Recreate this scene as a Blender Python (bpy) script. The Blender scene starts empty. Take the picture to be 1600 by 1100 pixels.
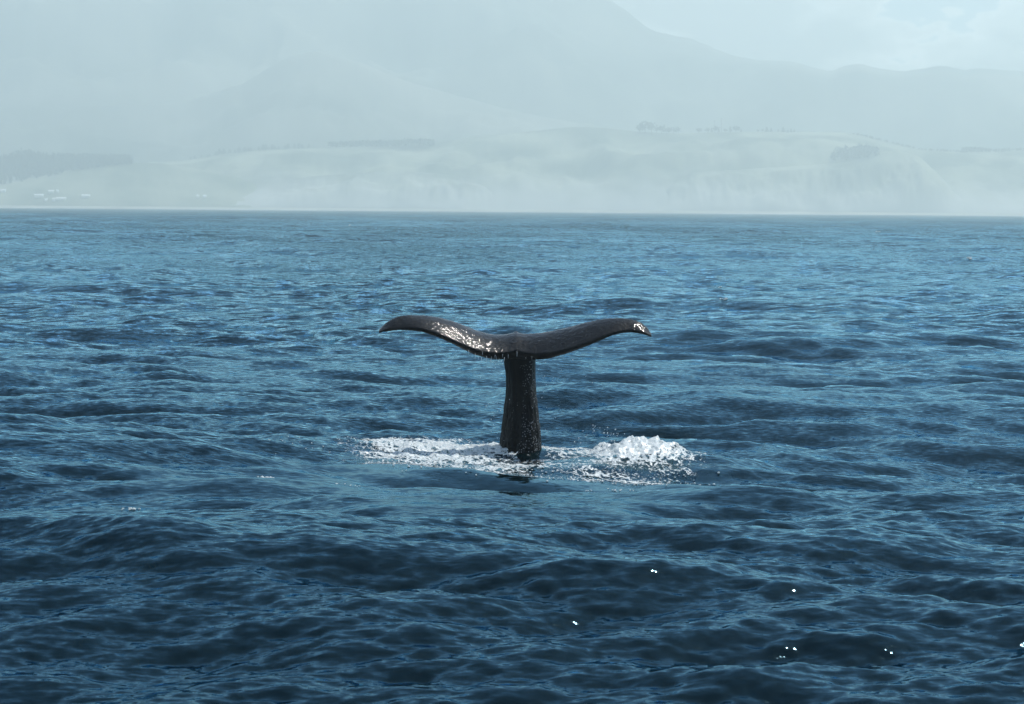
import bpy, bmesh, math, random
import numpy as np
from mathutils import Vector, Matrix, noise as mnoise

R = math.radians
random.seed(4)
RNG = np.random.default_rng(11)
S = bpy.context.scene
COL = S.collection

# ------------------------------------------------------------------ camera
CAM_H = 3.75
F_PX = 3778.0                      # focal length in photo pixels (1600 wide)
cam_d = bpy.data.cameras.new('camera')
cam = bpy.data.objects.new('camera', cam_d)
COL.objects.link(cam)
cam_d.sensor_width = 36.0
cam_d.lens = 36.0 * F_PX / 1600.0
cam_d.clip_start = 0.5
cam_d.clip_end = 40000
PITCH, ROLL = 3.363, 0.46
CM = Matrix.Translation((0, 0, CAM_H)) @ Matrix.Rotation(R(90 - PITCH), 4, 'X') @ Matrix.Rotation(R(ROLL), 4, 'Z')
cam.matrix_world = CM
cam_d.dof.use_dof = True
cam_d.dof.focus_distance = 37.0
cam_d.dof.aperture_fstop = 5.6
S.camera = cam

# ------------------------------------------------------------------ world, sun, exposure
SUN_EL, SUN_AZ = 63.0, 58.0        # azimuth east of the view direction (+Y)
w = bpy.data.worlds.new('World')
S.world = w
w.use_nodes = True
nt = w.node_tree
nt.nodes.clear()
def N(t, kind, **kw):
    n = t.nodes.new(kind)
    for k, v in kw.items():
        if k.startswith('i_'):
            n.inputs[k[2:].replace('_', ' ')].default_value = v
        else:
            setattr(n, k, v)
    return n
out = N(nt, 'ShaderNodeOutputWorld')
bg = N(nt, 'ShaderNodeBackground')
bg.inputs['Strength'].default_value = 0.09
sky = N(nt, 'ShaderNodeTexSky')
sky.sky_type = 'NISHITA'
sky.sun_disc = False
sky.sun_elevation = R(SUN_EL)
sky.sun_rotation = R(SUN_AZ)
sky.air_density = 1.0
sky.dust_density = 0.2
sky.ozone_density = 5.0
# cumulus piled low over the land, thinning out higher up
tc = N(nt, 'ShaderNodeTexCoord')
mp = N(nt, 'ShaderNodeMapping')
mp.inputs['Scale'].default_value = (1.0, 1.0, 2.2)
nz = N(nt, 'ShaderNodeTexNoise', noise_dimensions='3D')
nz.inputs['Scale'].default_value = 15.0
nz.inputs['Detail'].default_value = 7.0
nz.inputs['Roughness'].default_value = 0.55
nt.links.new(tc.outputs['Generated'], mp.inputs['Vector'])
nt.links.new(mp.outputs['Vector'], nz.inputs['Vector'])
sep = N(nt, 'ShaderNodeSeparateXYZ')
nt.links.new(tc.outputs['Generated'], sep.inputs['Vector'])
cov = N(nt, 'ShaderNodeMapRange')
cov.inputs['From Min'].default_value = 0.02
cov.inputs['From Max'].default_value = 0.40
cov.inputs['To Min'].default_value = 0.19
cov.inputs['To Max'].default_value = -0.16
nt.links.new(sep.outputs['Z'], cov.inputs['Value'])
add = N(nt, 'ShaderNodeMath', operation='ADD')
nt.links.new(nz.outputs['Fac'], add.inputs[0])
nt.links.new(cov.outputs['Result'], add.inputs[1])
ramp = N(nt, 'ShaderNodeMapRange', interpolation_type='SMOOTHSTEP')
ramp.inputs['From Min'].default_value = 0.50
ramp.inputs['From Max'].default_value = 0.525
nt.links.new(add.outputs[0], ramp.inputs['Value'])
ccol = N(nt, 'ShaderNodeValToRGB')
ce = ccol.color_ramp.elements
ce[0].position = 0.50; ce[0].color = (1.0, 1.0, 0.97, 1)
ce[1].position = 0.64; ce[1].color = (0.30, 0.315, 0.315, 1)
e2_ = ce.new(0.545); e2_.color = (0.60, 0.62, 0.61, 1)
nt.links.new(add.outputs[0], ccol.inputs['Fac'])
cbr = N(nt, 'ShaderNodeVectorMath', operation='SCALE')
cbr.inputs['Scale'].default_value = 13.5
nt.links.new(ccol.outputs[0], cbr.inputs[0])
mx = N(nt, 'ShaderNodeMix', data_type='RGBA')
nt.links.new(ramp.outputs['Result'], mx.inputs['Factor'])
nt.links.new(sky.outputs['Color'], mx.inputs['A'])
nt.links.new(cbr.outputs[0], mx.inputs['B'])
nt.links.new(mx.outputs['Result'], bg.inputs['Color'])
nt.links.new(bg.outputs[0], out.inputs[0])

sd = bpy.data.lights.new('sun', 'SUN')
sd.energy = 3.6
sd.angle = R(0.53)
sd.color = (1.0, 0.955, 0.88)
sun = bpy.data.objects.new('sun', sd)
COL.objects.link(sun)
to_sun = Vector((math.sin(R(SUN_AZ)) * math.cos(R(SUN_EL)), math.cos(R(SUN_AZ)) * math.cos(R(SUN_EL)), math.sin(R(SUN_EL))))
sun.rotation_euler = to_sun.to_track_quat('Z', 'Y').to_euler()
sun.location = (0, 0, 60)

S.view_settings.view_transform = 'Standard'
S.view_settings.look = 'None'
S.view_settings.exposure = 0.85
S.view_settings.gamma = 1.0
S.view_settings.use_curve_mapping = False
S.render.engine = 'CYCLES'
cy = S.cycles
cy.use_denoising = True
cy.denoiser = 'OPENIMAGEDENOISE'
cy.denoising_prefilter = 'ACCURATE'
cy.max_bounces = 6
cy.volume_bounces = 1
cy.diffuse_bounces = 2
cy.glossy_bounces = 3
cy.use_adaptive_sampling = False
cy.sample_clamp_indirect = 6.0
cy.sample_clamp_direct = 60.0
cy.blur_glossy = 0.2

# ------------------------------------------------------------------ helpers
def at(px, py, Y):
    """world point seen at photo pixel (px,py) that lies at depth Y"""
    d = CM.to_3x3() @ Vector(((px - 800) / F_PX, (550 - py) / F_PX, -1.0))
    o = CM.translation
    t = (Y - o.y) / d.y
    return o + d * t

def tag(o, label=None, cat=None, group=None, kind=None):
    if label: o['label'] = label
    if cat: o['category'] = cat
    if group: o['group'] = group
    if kind: o['kind'] = kind
    return o

def link(name, me, mat=None, parent=None):
    o = bpy.data.objects.new(name, me)
    COL.objects.link(o)
    if mat: me.materials.append(mat)
    if parent: o.parent = parent
    return o

def np_mesh(name, co, quads, smooth=True, tris=None):
    me = bpy.data.meshes.new(name)
    nq = 0 if quads is None else len(quads)
    ntri = 0 if tris is None else len(tris)
    me.vertices.add(len(co))
    me.vertices.foreach_set('co', np.ascontiguousarray(co, np.float32).ravel())
    me.loops.add(nq * 4 + ntri * 3)
    vi = []
    if nq: vi.append(np.asarray(quads).ravel())
    if ntri: vi.append(np.asarray(tris).ravel())
    me.loops.foreach_set('vertex_index', np.concatenate(vi).astype(np.int32))
    me.polygons.add(nq + ntri)
    st = np.concatenate([np.arange(nq) * 4, nq * 4 + np.arange(ntri) * 3]).astype(np.int32)
    tot = np.concatenate([np.full(nq, 4), np.full(ntri, 3)]).astype(np.int32)
    me.polygons.foreach_set('loop_start', st)
    me.polygons.foreach_set('loop_total', tot)
    me.polygons.foreach_set('use_smooth', np.full(nq + ntri, smooth, bool))
    me.update(calc_edges=True)
    me.validate()
    return me

def grid_quads(nr, nc, wrap=False):
    r = np.arange(nr - 1)[:, None]
    c = np.arange(nc if wrap else nc - 1)[None, :]
    c2 = (c + 1) % nc
    return np.stack([r * nc + c, r * nc + c2, (r + 1) * nc + c2, (r + 1) * nc + c], -1).reshape(-1, 4)

_P = np.random.default_rng(5).permutation(512)
_P = np.concatenate([_P, _P])
_G = np.random.default_rng(6).uniform(-1, 1, (512, 2))
_G /= np.linalg.norm(_G, axis=1)[:, None]
def perlin(x, y):
    xi = np.floor(x).astype(int); yi = np.floor(y).astype(int)
    xf = x - xi; yf = y - yi
    u = xf * xf * xf * (xf * (xf * 6 - 15) + 10); v = yf * yf * yf * (yf * (yf * 6 - 15) + 10)
    def g(a, b):
        h = _P[(_P[(xi + a) & 511] + yi + b) & 511]
        gg = _G[h]
        return gg[..., 0] * (xf - a) + gg[..., 1] * (yf - b)
    a = g(0, 0) * (1 - u) + g(1, 0) * u
    b = g(0, 1) * (1 - u) + g(1, 1) * u
    return (a * (1 - v) + b * v) * 1.5
def fbm(x, y, oct=5, gain=0.5, lac=2.03):
    s = 0; a = 1; t = 0
    for i in range(oct):
        s = s + a * perlin(x + 17.3 * i, y - 9.1 * i); t += a
        x = x * lac; y = y * lac; a *= gain
    return s / t
def ridged(x, y, oct=5, gain=0.5):
    s = 0; a = 1; t = 0
    for i in range(oct):
        s = s + a * (1 - 2 * np.abs(perlin(x + 31.7 * i, y + 12.3 * i))); t += a
        x = x * 2.07; y = y * 2.07; a *= gain
    return s / t
def sstep(a, b, x):
    t = np.clip((x - a) / (b - a), 0, 1)
    return t * t * (3 - 2 * t)

def new_mat(name):
    m = bpy.data.materials.new(name)
    m.use_nodes = True
    t = m.node_tree
    return m, t, t.nodes['Principled BSDF']
def simple_mat(name, c, rough=0.8, c2=None, scale=1.0, spec=0.3):
    m, t, b = new_mat(name)
    b.inputs['Roughness'].default_value = rough
    b.inputs['Specular IOR Level'].default_value = spec
    if c2 is None:
        b.inputs['Base Color'].default_value = (*c, 1)
    else:
        g = N(t, 'ShaderNodeNewGeometry')
        n = N(t, 'ShaderNodeTexNoise')
        n.inputs['Scale'].default_value = scale
        n.inputs['Detail'].default_value = 6
        t.links.new(g.outputs['Position'], n.inputs['Vector'])
        r = N(t, 'ShaderNodeMapRange')
        r.inputs['From Min'].default_value = 0.35; r.inputs['From Max'].default_value = 0.65
        t.links.new(n.outputs['Fac'], r.inputs['Value'])
        x = N(t, 'ShaderNodeMix', data_type='RGBA')
        x.inputs['A'].default_value = (*c, 1); x.inputs['B'].default_value = (*c2, 1)
        t.links.new(r.outputs['Result'], x.inputs['Factor'])
        t.links.new(x.outputs['Result'], b.inputs['Base Color'])
    return m

# ------------------------------------------------------------------ sea
WX, WY = 0.10, 37.0                 # where the whale's tail leaves the water
def tile(L, n, lmin, lmax, slope, th0, spread, seed, p=4.0):
    rng = np.random.default_rng(seed)
    k1 = np.fft.fftfreq(n, L / n) * 2 * np.pi
    kx, ky = np.meshgrid(k1, k1, indexing='ij')
    k = np.hypot(kx, ky); k[0, 0] = 1
    lam = 2 * np.pi / k
    win = sstep(math.log(lmin * 0.8), math.log(lmin * 1.2), np.log(lam)) * (1 - sstep(math.log(lmax * 0.8), math.log(lmax * 1.25), np.log(lam)))
    c = np.cos(np.arctan2(ky, kx) - th0)
    D = np.abs(c) ** (2 * spread) + 0.02
    A = np.sqrt(k ** -p * win * D)
    A[0, 0] = 0
    hh = A * (rng.standard_normal((n, n)) + 1j * rng.standard_normal((n, n)))
    h = np.fft.ifft2(hh)
    sx = np.fft.ifft2(1j * kx * hh).real; sy = np.fft.ifft2(1j * ky * hh).real
    sc = slope / math.sqrt(np.mean(sx * sx + sy * sy))
    dx = np.fft.ifft2(-1j * kx / k * hh).real; dy = np.fft.ifft2(-1j * ky / k * hh).real
    return (L, n, (h.real * sc).astype(np.float32), (dx * sc).astype(np.float32), (dy * sc).astype(np.float32))
def sample(T, x, y, rot=0.0):
    L, n, h, dx, dy = T
    c, s = math.cos(rot), math.sin(rot)
    u = (x * c + y * s) / L * n; v = (-x * s + y * c) / L * n
    i = np.floor(u).astype(np.int64); j = np.floor(v).astype(np.int64)
    fu = (u - i).astype(np.float32); fv = (v - j).astype(np.float32)
    i0 = i % n; j0 = j % n; i1 = (i + 1) % n; j1 = (j + 1) % n
    w00 = (1 - fu) * (1 - fv); w10 = fu * (1 - fv); w01 = (1 - fu) * fv; w11 = fu * fv
    def ip(a): return a[i0, j0] * w00 + a[i1, j0] * w10 + a[i0, j1] * w01 + a[i1, j1] * w11
    H = ip(h); A = ip(dx); B = ip(dy)
    return H, A * c - B * s, A * s + B * c
PI2 = math.pi / 2
T_SW = tile(620, 512, 30, 130, 0.020, PI2 + 0.25, 2.5, 1)
T_A = tile(233, 1024, 3.2, 22, 0.088, PI2 - 0.12, 2.0, 2)
T_B = tile(41.3, 1024, 0.8, 3.2, 0.185, PI2 + 0.10, 1.8, 3)
T_C = tile(17.9, 1024, 0.14, 0.8, 0.17, PI2 - 0.05, 1.4, 4)
T_C2 = tile(13.1, 1024, 0.11, 0.6, 0.11, PI2 + 0.3, 1.2, 5)
CHOP = 0.45
def calm_at(x, y):
    """smooth slick left on the surface by the rising tail"""
    n = fbm(x * 0.35 + 3.1, y * 0.18, 3)
    e1 = np.hypot((x - 0.0) / 4.2, (y - 34.6) / 3.6) + n * 0.55
    e2 = np.hypot((x + 1.0) / 5.2, (y - 29.8) / 3.6) + n * 0.75
    return np.maximum(1 - sstep(0.65, 1.15, e1), 0.85 * (1 - sstep(0.5, 1.1, e2)))
def sea(x, y):
    d = np.hypot(x, y)
    fC = 1 - sstep(38, 95, d)
    fB = 1 - sstep(130, 330, d)
    fA = 1 - sstep(500, 1300, d)
    fS = 1 - sstep(2200, 4200, d)
    calm = calm_at(x, y)
    gust = np.clip(0.85 + 0.75 * fbm(x * 0.045 + 7.7, y * 0.022 + 1.3, 3), 0.35, 1.5)
    h0, a0, b0 = sample(T_SW, x, y)
    h1, a1, b1 = sample(T_A, x, y, 0.11)
    h2, a2, b2 = sample(T_B, x + 21.0, y + 14.0, -0.07)
    h3, a3, b3 = sample(T_C, x, y, 0.23)
    h4, a4, b4 = sample(T_C2, x, y, -0.31)
    wB = fB * (0.6 + 0.4 * gust) * (1 - 0.35 * calm)
    wC = fC * gust * (1 - 0.80 * calm)
    fl = 1 - 0.88 * np.exp(-(np.hypot(x - WX, (y - WY + 0.6)) / 4.0) ** 2)   # the swell is smoothed out over the diving whale
    h = fl * (fS * h0 + fA * h1) + wB * h2 + wC * (h3 + h4)
    X = x + CHOP * (fS * a0 + fA * a1 + wB * a2 + wC * 0.8 * (a3 + a4))
    Y = y + CHOP * (fS * b0 + fA * b1 + wB * b2 + wC * 0.8 * (b3 + b4))
    return X, Y, h, (1 - fC), (1 - fB), calm
th_d = np.linspace(-16.0, 16.0, 1000)
th_s = np.concatenate([np.linspace(16.6, 30, 14), np.linspace(34, 326, 60), np.linspace(330, 343.4, 14)])
th = np.radians(np.concatenate([th_d, th_s]))
inv = np.linspace(1 / 16.5, 1 / 170.0, 700)
d1 = 1 / inv
d2 = np.geomspace(170.0, 4780.0, 400)[1:]
d0 = np.geomspace(1.0, 16.5, 40)[:-1]
dist = np.concatenate([d0, d1, d2])
GX = (dist[:, None] * np.sin(th)[None, :]).astype(np.float64)
GY = (dist[:, None] * np.cos(th)[None, :]).astype(np.float64)
X, Y, Z, aC, aB, calm = sea(GX, GY)
nr, nc = GX.shape
co = np.stack([X, Y, Z], -1).reshape(-1, 3)
me = np_mesh('water', co, grid_quads(nr, nc, True))
at_ = me.attributes.new('ripple', 'FLOAT_VECTOR', 'POINT')
at_.data.foreach_set('vector', np.stack([aC, aB, calm], -1).reshape(-1, 3).astype(np.float32).ravel())

def water_mat():
    m, t, b = new_mat('sea_water')
    t.nodes.remove(b)
    dif = N(t, 'ShaderNodeBsdfDiffuse'); dif.inputs['Color'].default_value = (0.0002, 0.0032, 0.0045, 1)
    glo = N(t, 'ShaderNodeBsdfGlossy'); glo.inputs['Color'].default_value = (0.38, 0.68, 0.86, 1); glo.inputs['Roughness'].default_value = 0.05
    fre = N(t, 'ShaderNodeFresnel'); fre.inputs['IOR'].default_value = 1.333
    mxs = N(t, 'ShaderNodeMixShader')
    t.links.new(fre.outputs[0], mxs.inputs[0]); t.links.new(dif.outputs[0], mxs.inputs[1]); t.links.new(glo.outputs[0], mxs.inputs[2])
    t.links.new(mxs.outputs[0], t.nodes['Material Output'].inputs['Surface'])
    geo = N(t, 'ShaderNodeNewGeometry')
    at = N(t, 'ShaderNodeAttribute', attribute_name='ripple')
    sp = N(t, 'ShaderNodeSeparateXYZ')
    t.links.new(at.outputs['Vector'], sp.inputs[0])
    def layer(sx, sy, detail, amp, extra):
        mp = N(t, 'ShaderNodeMapping')
        mp.inputs['Scale'].default_value = (sx, sy, 1)
        t.links.new(geo.outputs['Position'], mp.inputs['Vector'])
        n = N(t, 'ShaderNodeTexNoise', noise_dimensions='2D')
        n.inputs['Scale'].default_value = 1.0
        n.inputs['Detail'].default_value = detail
        n.inputs['Roughness'].default_value = 0.6
        t.links.new(mp.outputs['Vector'], n.inputs['Vector'])
        s = N(t, 'ShaderNodeVectorMath', operation='SUBTRACT')
        s.inputs[1].default_value = (0.5, 0.5, 0.5)
        t.links.new(n.outputs['Color'], s.inputs[0])
        q = N(t, 'ShaderNodeVectorMath', operation='MULTIPLY')
        q.inputs[1].default_value = (amp * 0.6, amp, 0)
        t.links.new(s.outputs[0], q.inputs[0])
        if extra is None: return q.outputs[0]
        z = N(t, 'ShaderNodeVectorMath', operation='SCALE')
        t.links.new(q.outputs[0], z.inputs[0])
        t.links.new(extra, z.inputs['Scale'])
        return z.outputs[0]
    # gust patches: rougher and smoother water, tens of metres across
    gm = N(t, 'ShaderNodeMapping'); gm.inputs['Scale'].default_value = (0.03, 0.012, 1)
    t.links.new(geo.outputs['Position'], gm.inputs['Vector'])
    gn = N(t, 'ShaderNodeTexNoise', noise_dimensions='2D'); gn.inputs['Scale'].default_value = 1; gn.inputs['Detail'].default_value = 4
    t.links.new(gm.outputs[0], gn.inputs['Vector'])
    gr = N(t, 'ShaderNodeMapRange')
    gr.inputs['From Min'].default_value = 0.35; gr.inputs['From Max'].default_value = 0.65
    gr.inputs['To Min'].default_value = 0.55; gr.inputs['To Max'].default_value = 1.25
    t.links.new(gn.outputs['Fac'], gr.inputs['Value'])
    inv = N(t, 'ShaderNodeMath', operation='MULTIPLY_ADD')
    inv.inputs[1].default_value = -0.6; inv.inputs[2].default_value = 1.0
    t.links.new(sp.outputs['Z'], inv.inputs[0])
    amt = N(t, 'ShaderNodeMath', operation='MULTIPLY')
    t.links.new(inv.outputs[0], amt.inputs[0]); t.links.new(gr.outputs[0], amt.inputs[1])
    l1 = layer(6, 15, 3, 0.62, None)
    l2 = layer(1.2, 3.8, 4, 1.5, sp.outputs['X'])
    l3 = layer(0.22, 0.7, 5, 1.6, sp.outputs['Y'])
    a1 = N(t, 'ShaderNodeVectorMath', operation='ADD'); t.links.new(l1, a1.inputs[0]); t.links.new(l2, a1.inputs[1])
    a2 = N(t, 'ShaderNodeVectorMath', operation='ADD'); t.links.new(a1.outputs[0], a2.inputs[0]); t.links.new(l3, a2.inputs[1])
    sc = N(t, 'ShaderNodeVectorMath', operation='SCALE')
    t.links.new(a2.outputs[0], sc.inputs[0]); t.links.new(amt.outputs[0], sc.inputs['Scale'])
    a3 = N(t, 'ShaderNodeVectorMath', operation='ADD')
    t.links.new(geo.outputs['Normal'], a3.inputs[0]); t.links.new(sc.outputs[0], a3.inputs[1])
    nn = N(t, 'ShaderNodeVectorMath', operation='NORMALIZE'); t.links.new(a3.outputs[0], nn.inputs[0])
    for q in (glo, fre): t.links.new(nn.outputs[0], q.inputs['Normal'])
    return m
water = link('water', me, water_mat())
tag(water, 'choppy dark blue sea stretching to the hazy shore', kind='structure')

# ------------------------------------------------------------------ land beyond the water
def land_mat(name, a, b_, mist_tone, scale, z0, z1):
    """grass with darker scrub, paled towards the foot: low sea mist put into the colour"""
    m, t, b = new_mat(name)
    b.inputs['Roughness'].default_value = 0.95; b.inputs['Specular IOR Level'].default_value = 0.1
    g = N(t, 'ShaderNodeNewGeometry')
    n = N(t, 'ShaderNodeTexNoise'); n.inputs['Scale'].default_value = scale; n.inputs['Detail'].default_value = 7
    t.links.new(g.outputs['Position'], n.inputs['Vector'])
    r = N(t, 'ShaderNodeMapRange'); r.inputs['From Min'].default_value = 0.40; r.inputs['From Max'].default_value = 0.60
    t.links.new(n.outputs['Fac'], r.inputs['Value'])
    x = N(t, 'ShaderNodeMix', data_type='RGBA'); x.inputs['A'].default_value = (*a, 1); x.inputs['B'].default_value = (*b_, 1)
    t.links.new(r.outputs[0], x.inputs['Factor'])
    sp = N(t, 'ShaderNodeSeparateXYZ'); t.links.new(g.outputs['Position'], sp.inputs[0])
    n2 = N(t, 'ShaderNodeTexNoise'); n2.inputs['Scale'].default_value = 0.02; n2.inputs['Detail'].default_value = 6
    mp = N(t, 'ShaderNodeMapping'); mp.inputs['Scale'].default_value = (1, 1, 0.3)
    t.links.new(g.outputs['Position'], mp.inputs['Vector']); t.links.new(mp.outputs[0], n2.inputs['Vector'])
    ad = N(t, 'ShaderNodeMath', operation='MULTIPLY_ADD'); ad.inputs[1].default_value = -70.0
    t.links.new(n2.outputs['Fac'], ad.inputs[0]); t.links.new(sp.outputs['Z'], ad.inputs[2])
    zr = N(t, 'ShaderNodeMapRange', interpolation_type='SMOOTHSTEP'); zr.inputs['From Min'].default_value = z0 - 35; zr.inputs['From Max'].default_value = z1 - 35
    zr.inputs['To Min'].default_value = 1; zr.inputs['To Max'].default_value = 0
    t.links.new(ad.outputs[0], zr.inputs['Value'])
    y = N(t, 'ShaderNodeMix', data_type='RGBA'); y.inputs['B'].default_value = (*mist_tone, 1)  # bright mist above the waterline, painted into the hill colour by height
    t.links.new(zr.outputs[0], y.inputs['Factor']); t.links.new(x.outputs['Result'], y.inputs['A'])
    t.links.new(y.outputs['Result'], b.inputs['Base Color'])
    return m
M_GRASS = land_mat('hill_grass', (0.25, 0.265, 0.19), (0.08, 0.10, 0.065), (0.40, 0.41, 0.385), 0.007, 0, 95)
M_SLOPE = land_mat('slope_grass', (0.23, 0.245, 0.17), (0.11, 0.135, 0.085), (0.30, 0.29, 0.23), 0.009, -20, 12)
M_SCRUB = simple_mat('mountain_scrub', (0.04, 0.052, 0.036), 0.95, (0.20, 0.20, 0.16), 0.0020, 0.1)
M_FOLI = simple_mat('tree_foliage', (0.02, 0.032, 0.016), 0.95, (0.035, 0.05, 0.025), 0.2, 0.1)
M_LITTER = simple_mat('wood_floor', (0.03, 0.038, 0.022), 0.95, (0.05, 0.055, 0.03), 0.05, 0.1)
M_BARK = simple_mat('tree_bark', (0.06, 0.045, 0.03), 0.9)
M_SAND = simple_mat('beach_sand', (0.34, 0.33, 0.29), 0.9, (0.20, 0.19, 0.17), 0.012)
M_SURF = simple_mat('surf_white', (0.80, 0.82, 0.82), 0.7)
M_WALL = simple_mat('white_wall', (0.78, 0.77, 0.73), 0.7)
M_ROOF = simple_mat('pale_roof', (0.55, 0.55, 0.54), 0.5)
M_MAST = simple_mat('mast_steel', (0.12, 0.12, 0.12), 0.5)

def hill(name, label, sil, D, front, mat, seed, rough_px=0.8, relief=0.18, power=0.8, px0=None, px1=None, ncol=360, nrow=40, gul=0.004):
    """terrain whose crest runs along a silhouette at distance D and whose foot lies `front` metres nearer"""
    sil = np.array(sil, float)
    px = np.linspace(sil[0, 0], sil[-1, 0], ncol)
    py = np.interp(px, sil[:, 0], sil[:, 1])
    ker = np.array([1, 2, 3, 2, 1.]); ker /= ker.sum()
    pe = np.pad(py, 2, mode='edge'); py = np.convolve(pe, ker, 'valid')
    py = py + rough_px * fbm(px * 0.05 + seed * 7.1, px * 0 + seed, 5) * 2.2
    crest = np.array([at(a, b, D)[:] for a, b in zip(px, py)])
    H = np.maximum(crest[:, 2], 1.0)
    xs = crest[:, 0]
    rows = []
    for r in range(nrow):
        s = r / (nrow - 1) * 1.5            # 0 foot, 1 crest, 1.5 behind
        y = D - front + s * front
        xr = xs * (y / D)
        if s <= 1:
            base = s ** power
            gully = ridged(xr * gul + seed, np.full_like(xr, y * gul * 0.5), 5)
            und = fbm(xr * gul * 0.5 + 4.4 + seed, np.full_like(xr, y * gul), 4)
            wgt = np.sin(math.pi * min(max(s, 0), 1)) ** 0.8
            z = H * (base + relief * wgt * (gully * 0.7 + und))
            z = np.minimum(z, H * 0.999 * (0.25 + 0.75 * s) ** 0.35)
            if s == 0: z = np.full_like(z, -2.0)
        else:
            z = H * (1 - ((s - 1) / 0.5) ** 1.6 * 0.8)
        rows.append(np.stack([xr, np.full_like(xr, y), z], -1))
    co = np.concatenate(rows)
    me = np_mesh(name, co, grid_quads(nrow, ncol))
    o = link(name, me, mat)
    return tag(o, label, kind='structure'), px, py

FAR = [(-420, -10), (-250, -20), (-60, -28), (120, -34), (300, -40), (430, -44), (560, -42), (700, -38), (820, -32), (900, -20),
       (955, 0), (985, 21), (1010, 43), (1035, 52), (1080, 60), (1115, 75), (1150, 88), (1190, 94), (1240, 96), (1270, 105),
       (1295, 112), (1318, 103), (1342, 99), (1375, 107), (1410, 112), (1450, 105), (1480, 102), (1505, 110), (1530, 106),
       (1600, 112), (1700, 104), (1850, 120), (2050, 150)]
hill('mountain', 'tall hazy mountain with its long ridge falling towards the open sky', FAR, 7500, 1500, M_SCRUB, 3.0, 1.0, 0.42, 0.9, ncol=520, nrow=70, gul=0.0011)
SPUR = [(-400, 190), (-100, 170), (150, 165), (280, 160), (380, 130), (440, 92), (490, 78), (560, 96), (640, 128), (720, 150), (800, 172), (880, 188), (960, 200), (1100, 215), (1300, 225)]
hill('hill', 'faint grey foothill spur in front of the tall mountain', SPUR, 6150, 700, M_SCRUB, 5.0, 1.0, 0.30, ncol=380, nrow=44, gul=0.0022)
MAIN = [(-300, 262), (-60, 250), (100, 254), (205, 256), (300, 249), (350, 240), (410, 234), (480, 231), (560, 230), (680, 223), (740, 213), (800, 208), (850, 203),
        (890, 198), (940, 199), (1000, 206), (1060, 208), (1150, 206), (1250, 206), (1310, 206), (1345, 211), (1375, 219), (1405, 226), (1440, 234),
        (1500, 237), (1560, 236), (1600, 234), (1700, 228), (1900, 235)]
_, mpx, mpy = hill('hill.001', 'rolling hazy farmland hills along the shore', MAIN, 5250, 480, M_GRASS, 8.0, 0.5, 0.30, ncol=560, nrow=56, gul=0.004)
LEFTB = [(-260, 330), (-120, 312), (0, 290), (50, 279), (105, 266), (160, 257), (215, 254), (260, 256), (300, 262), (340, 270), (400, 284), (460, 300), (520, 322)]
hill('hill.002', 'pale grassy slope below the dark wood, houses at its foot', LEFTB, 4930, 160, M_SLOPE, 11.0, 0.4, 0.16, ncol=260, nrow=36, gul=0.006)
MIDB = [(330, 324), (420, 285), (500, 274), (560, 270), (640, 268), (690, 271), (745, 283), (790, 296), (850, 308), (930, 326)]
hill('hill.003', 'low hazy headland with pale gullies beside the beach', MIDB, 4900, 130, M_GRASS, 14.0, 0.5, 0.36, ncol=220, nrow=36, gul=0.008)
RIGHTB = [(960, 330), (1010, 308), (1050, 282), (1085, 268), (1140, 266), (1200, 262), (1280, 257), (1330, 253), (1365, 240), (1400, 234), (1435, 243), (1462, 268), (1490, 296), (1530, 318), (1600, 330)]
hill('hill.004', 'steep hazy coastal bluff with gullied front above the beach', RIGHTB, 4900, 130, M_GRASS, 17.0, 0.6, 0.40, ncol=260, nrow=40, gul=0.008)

WOODB = [(-300, 250), (-80, 250), (0, 252), (40, 243), (80, 248), (150, 250), (200, 251), (218, 258), (240, 272), (262, 300)]
hill('hill.005', 'dark slope under the conifer wood', WOODB, 5060, 130, M_LITTER, 21.0, 0.3, 0.02, 1.0, ncol=160, nrow=24)
from mathutils.bvhtree import BVHTree
_bv = []
for o in COL.objects:
    if o.name.startswith(('hill', 'beach')):
        _bv.append(BVHTree.FromPolygons([v.co.copy() for v in o.data.vertices], [tuple(p.vertices) for p in o.data.polygons]))
def ground(px, py, Y):
    """where the sight line through (px,py) meets the land; falls back to depth Y"""
    o = CM.translation; d = (at(px, py, 5000) - o).normalized(); best = None
    for b in _bv:
        h = b.ray_cast(o, d)
        if h[0] is not None and (best is None or h[3] < best[1]): best = (h[0], h[3])
    return best[0] if best else at(px, py, Y)

# beach and surf line
bx = np.linspace(-1900, 1900, 420)
yw = 4640 + 22 * fbm(bx * 0.002, bx * 0 + 2.0, 4)
rows = []
for s in (0, 0.25, 0.6, 1.0):
    rows.append(np.stack([bx, yw + s * 200, np.full_like(bx, -1.0 + 7.5 * s ** 0.8) + 0.6 * fbm(bx * 0.02, bx * 0 + s * 9, 3) * s], -1))
tag(link('beach', np_mesh('beach', np.concatenate(rows), grid_quads(4, 420)), M_SAND), 'pale strip of beach under the hazy hills', kind='structure')
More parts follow.
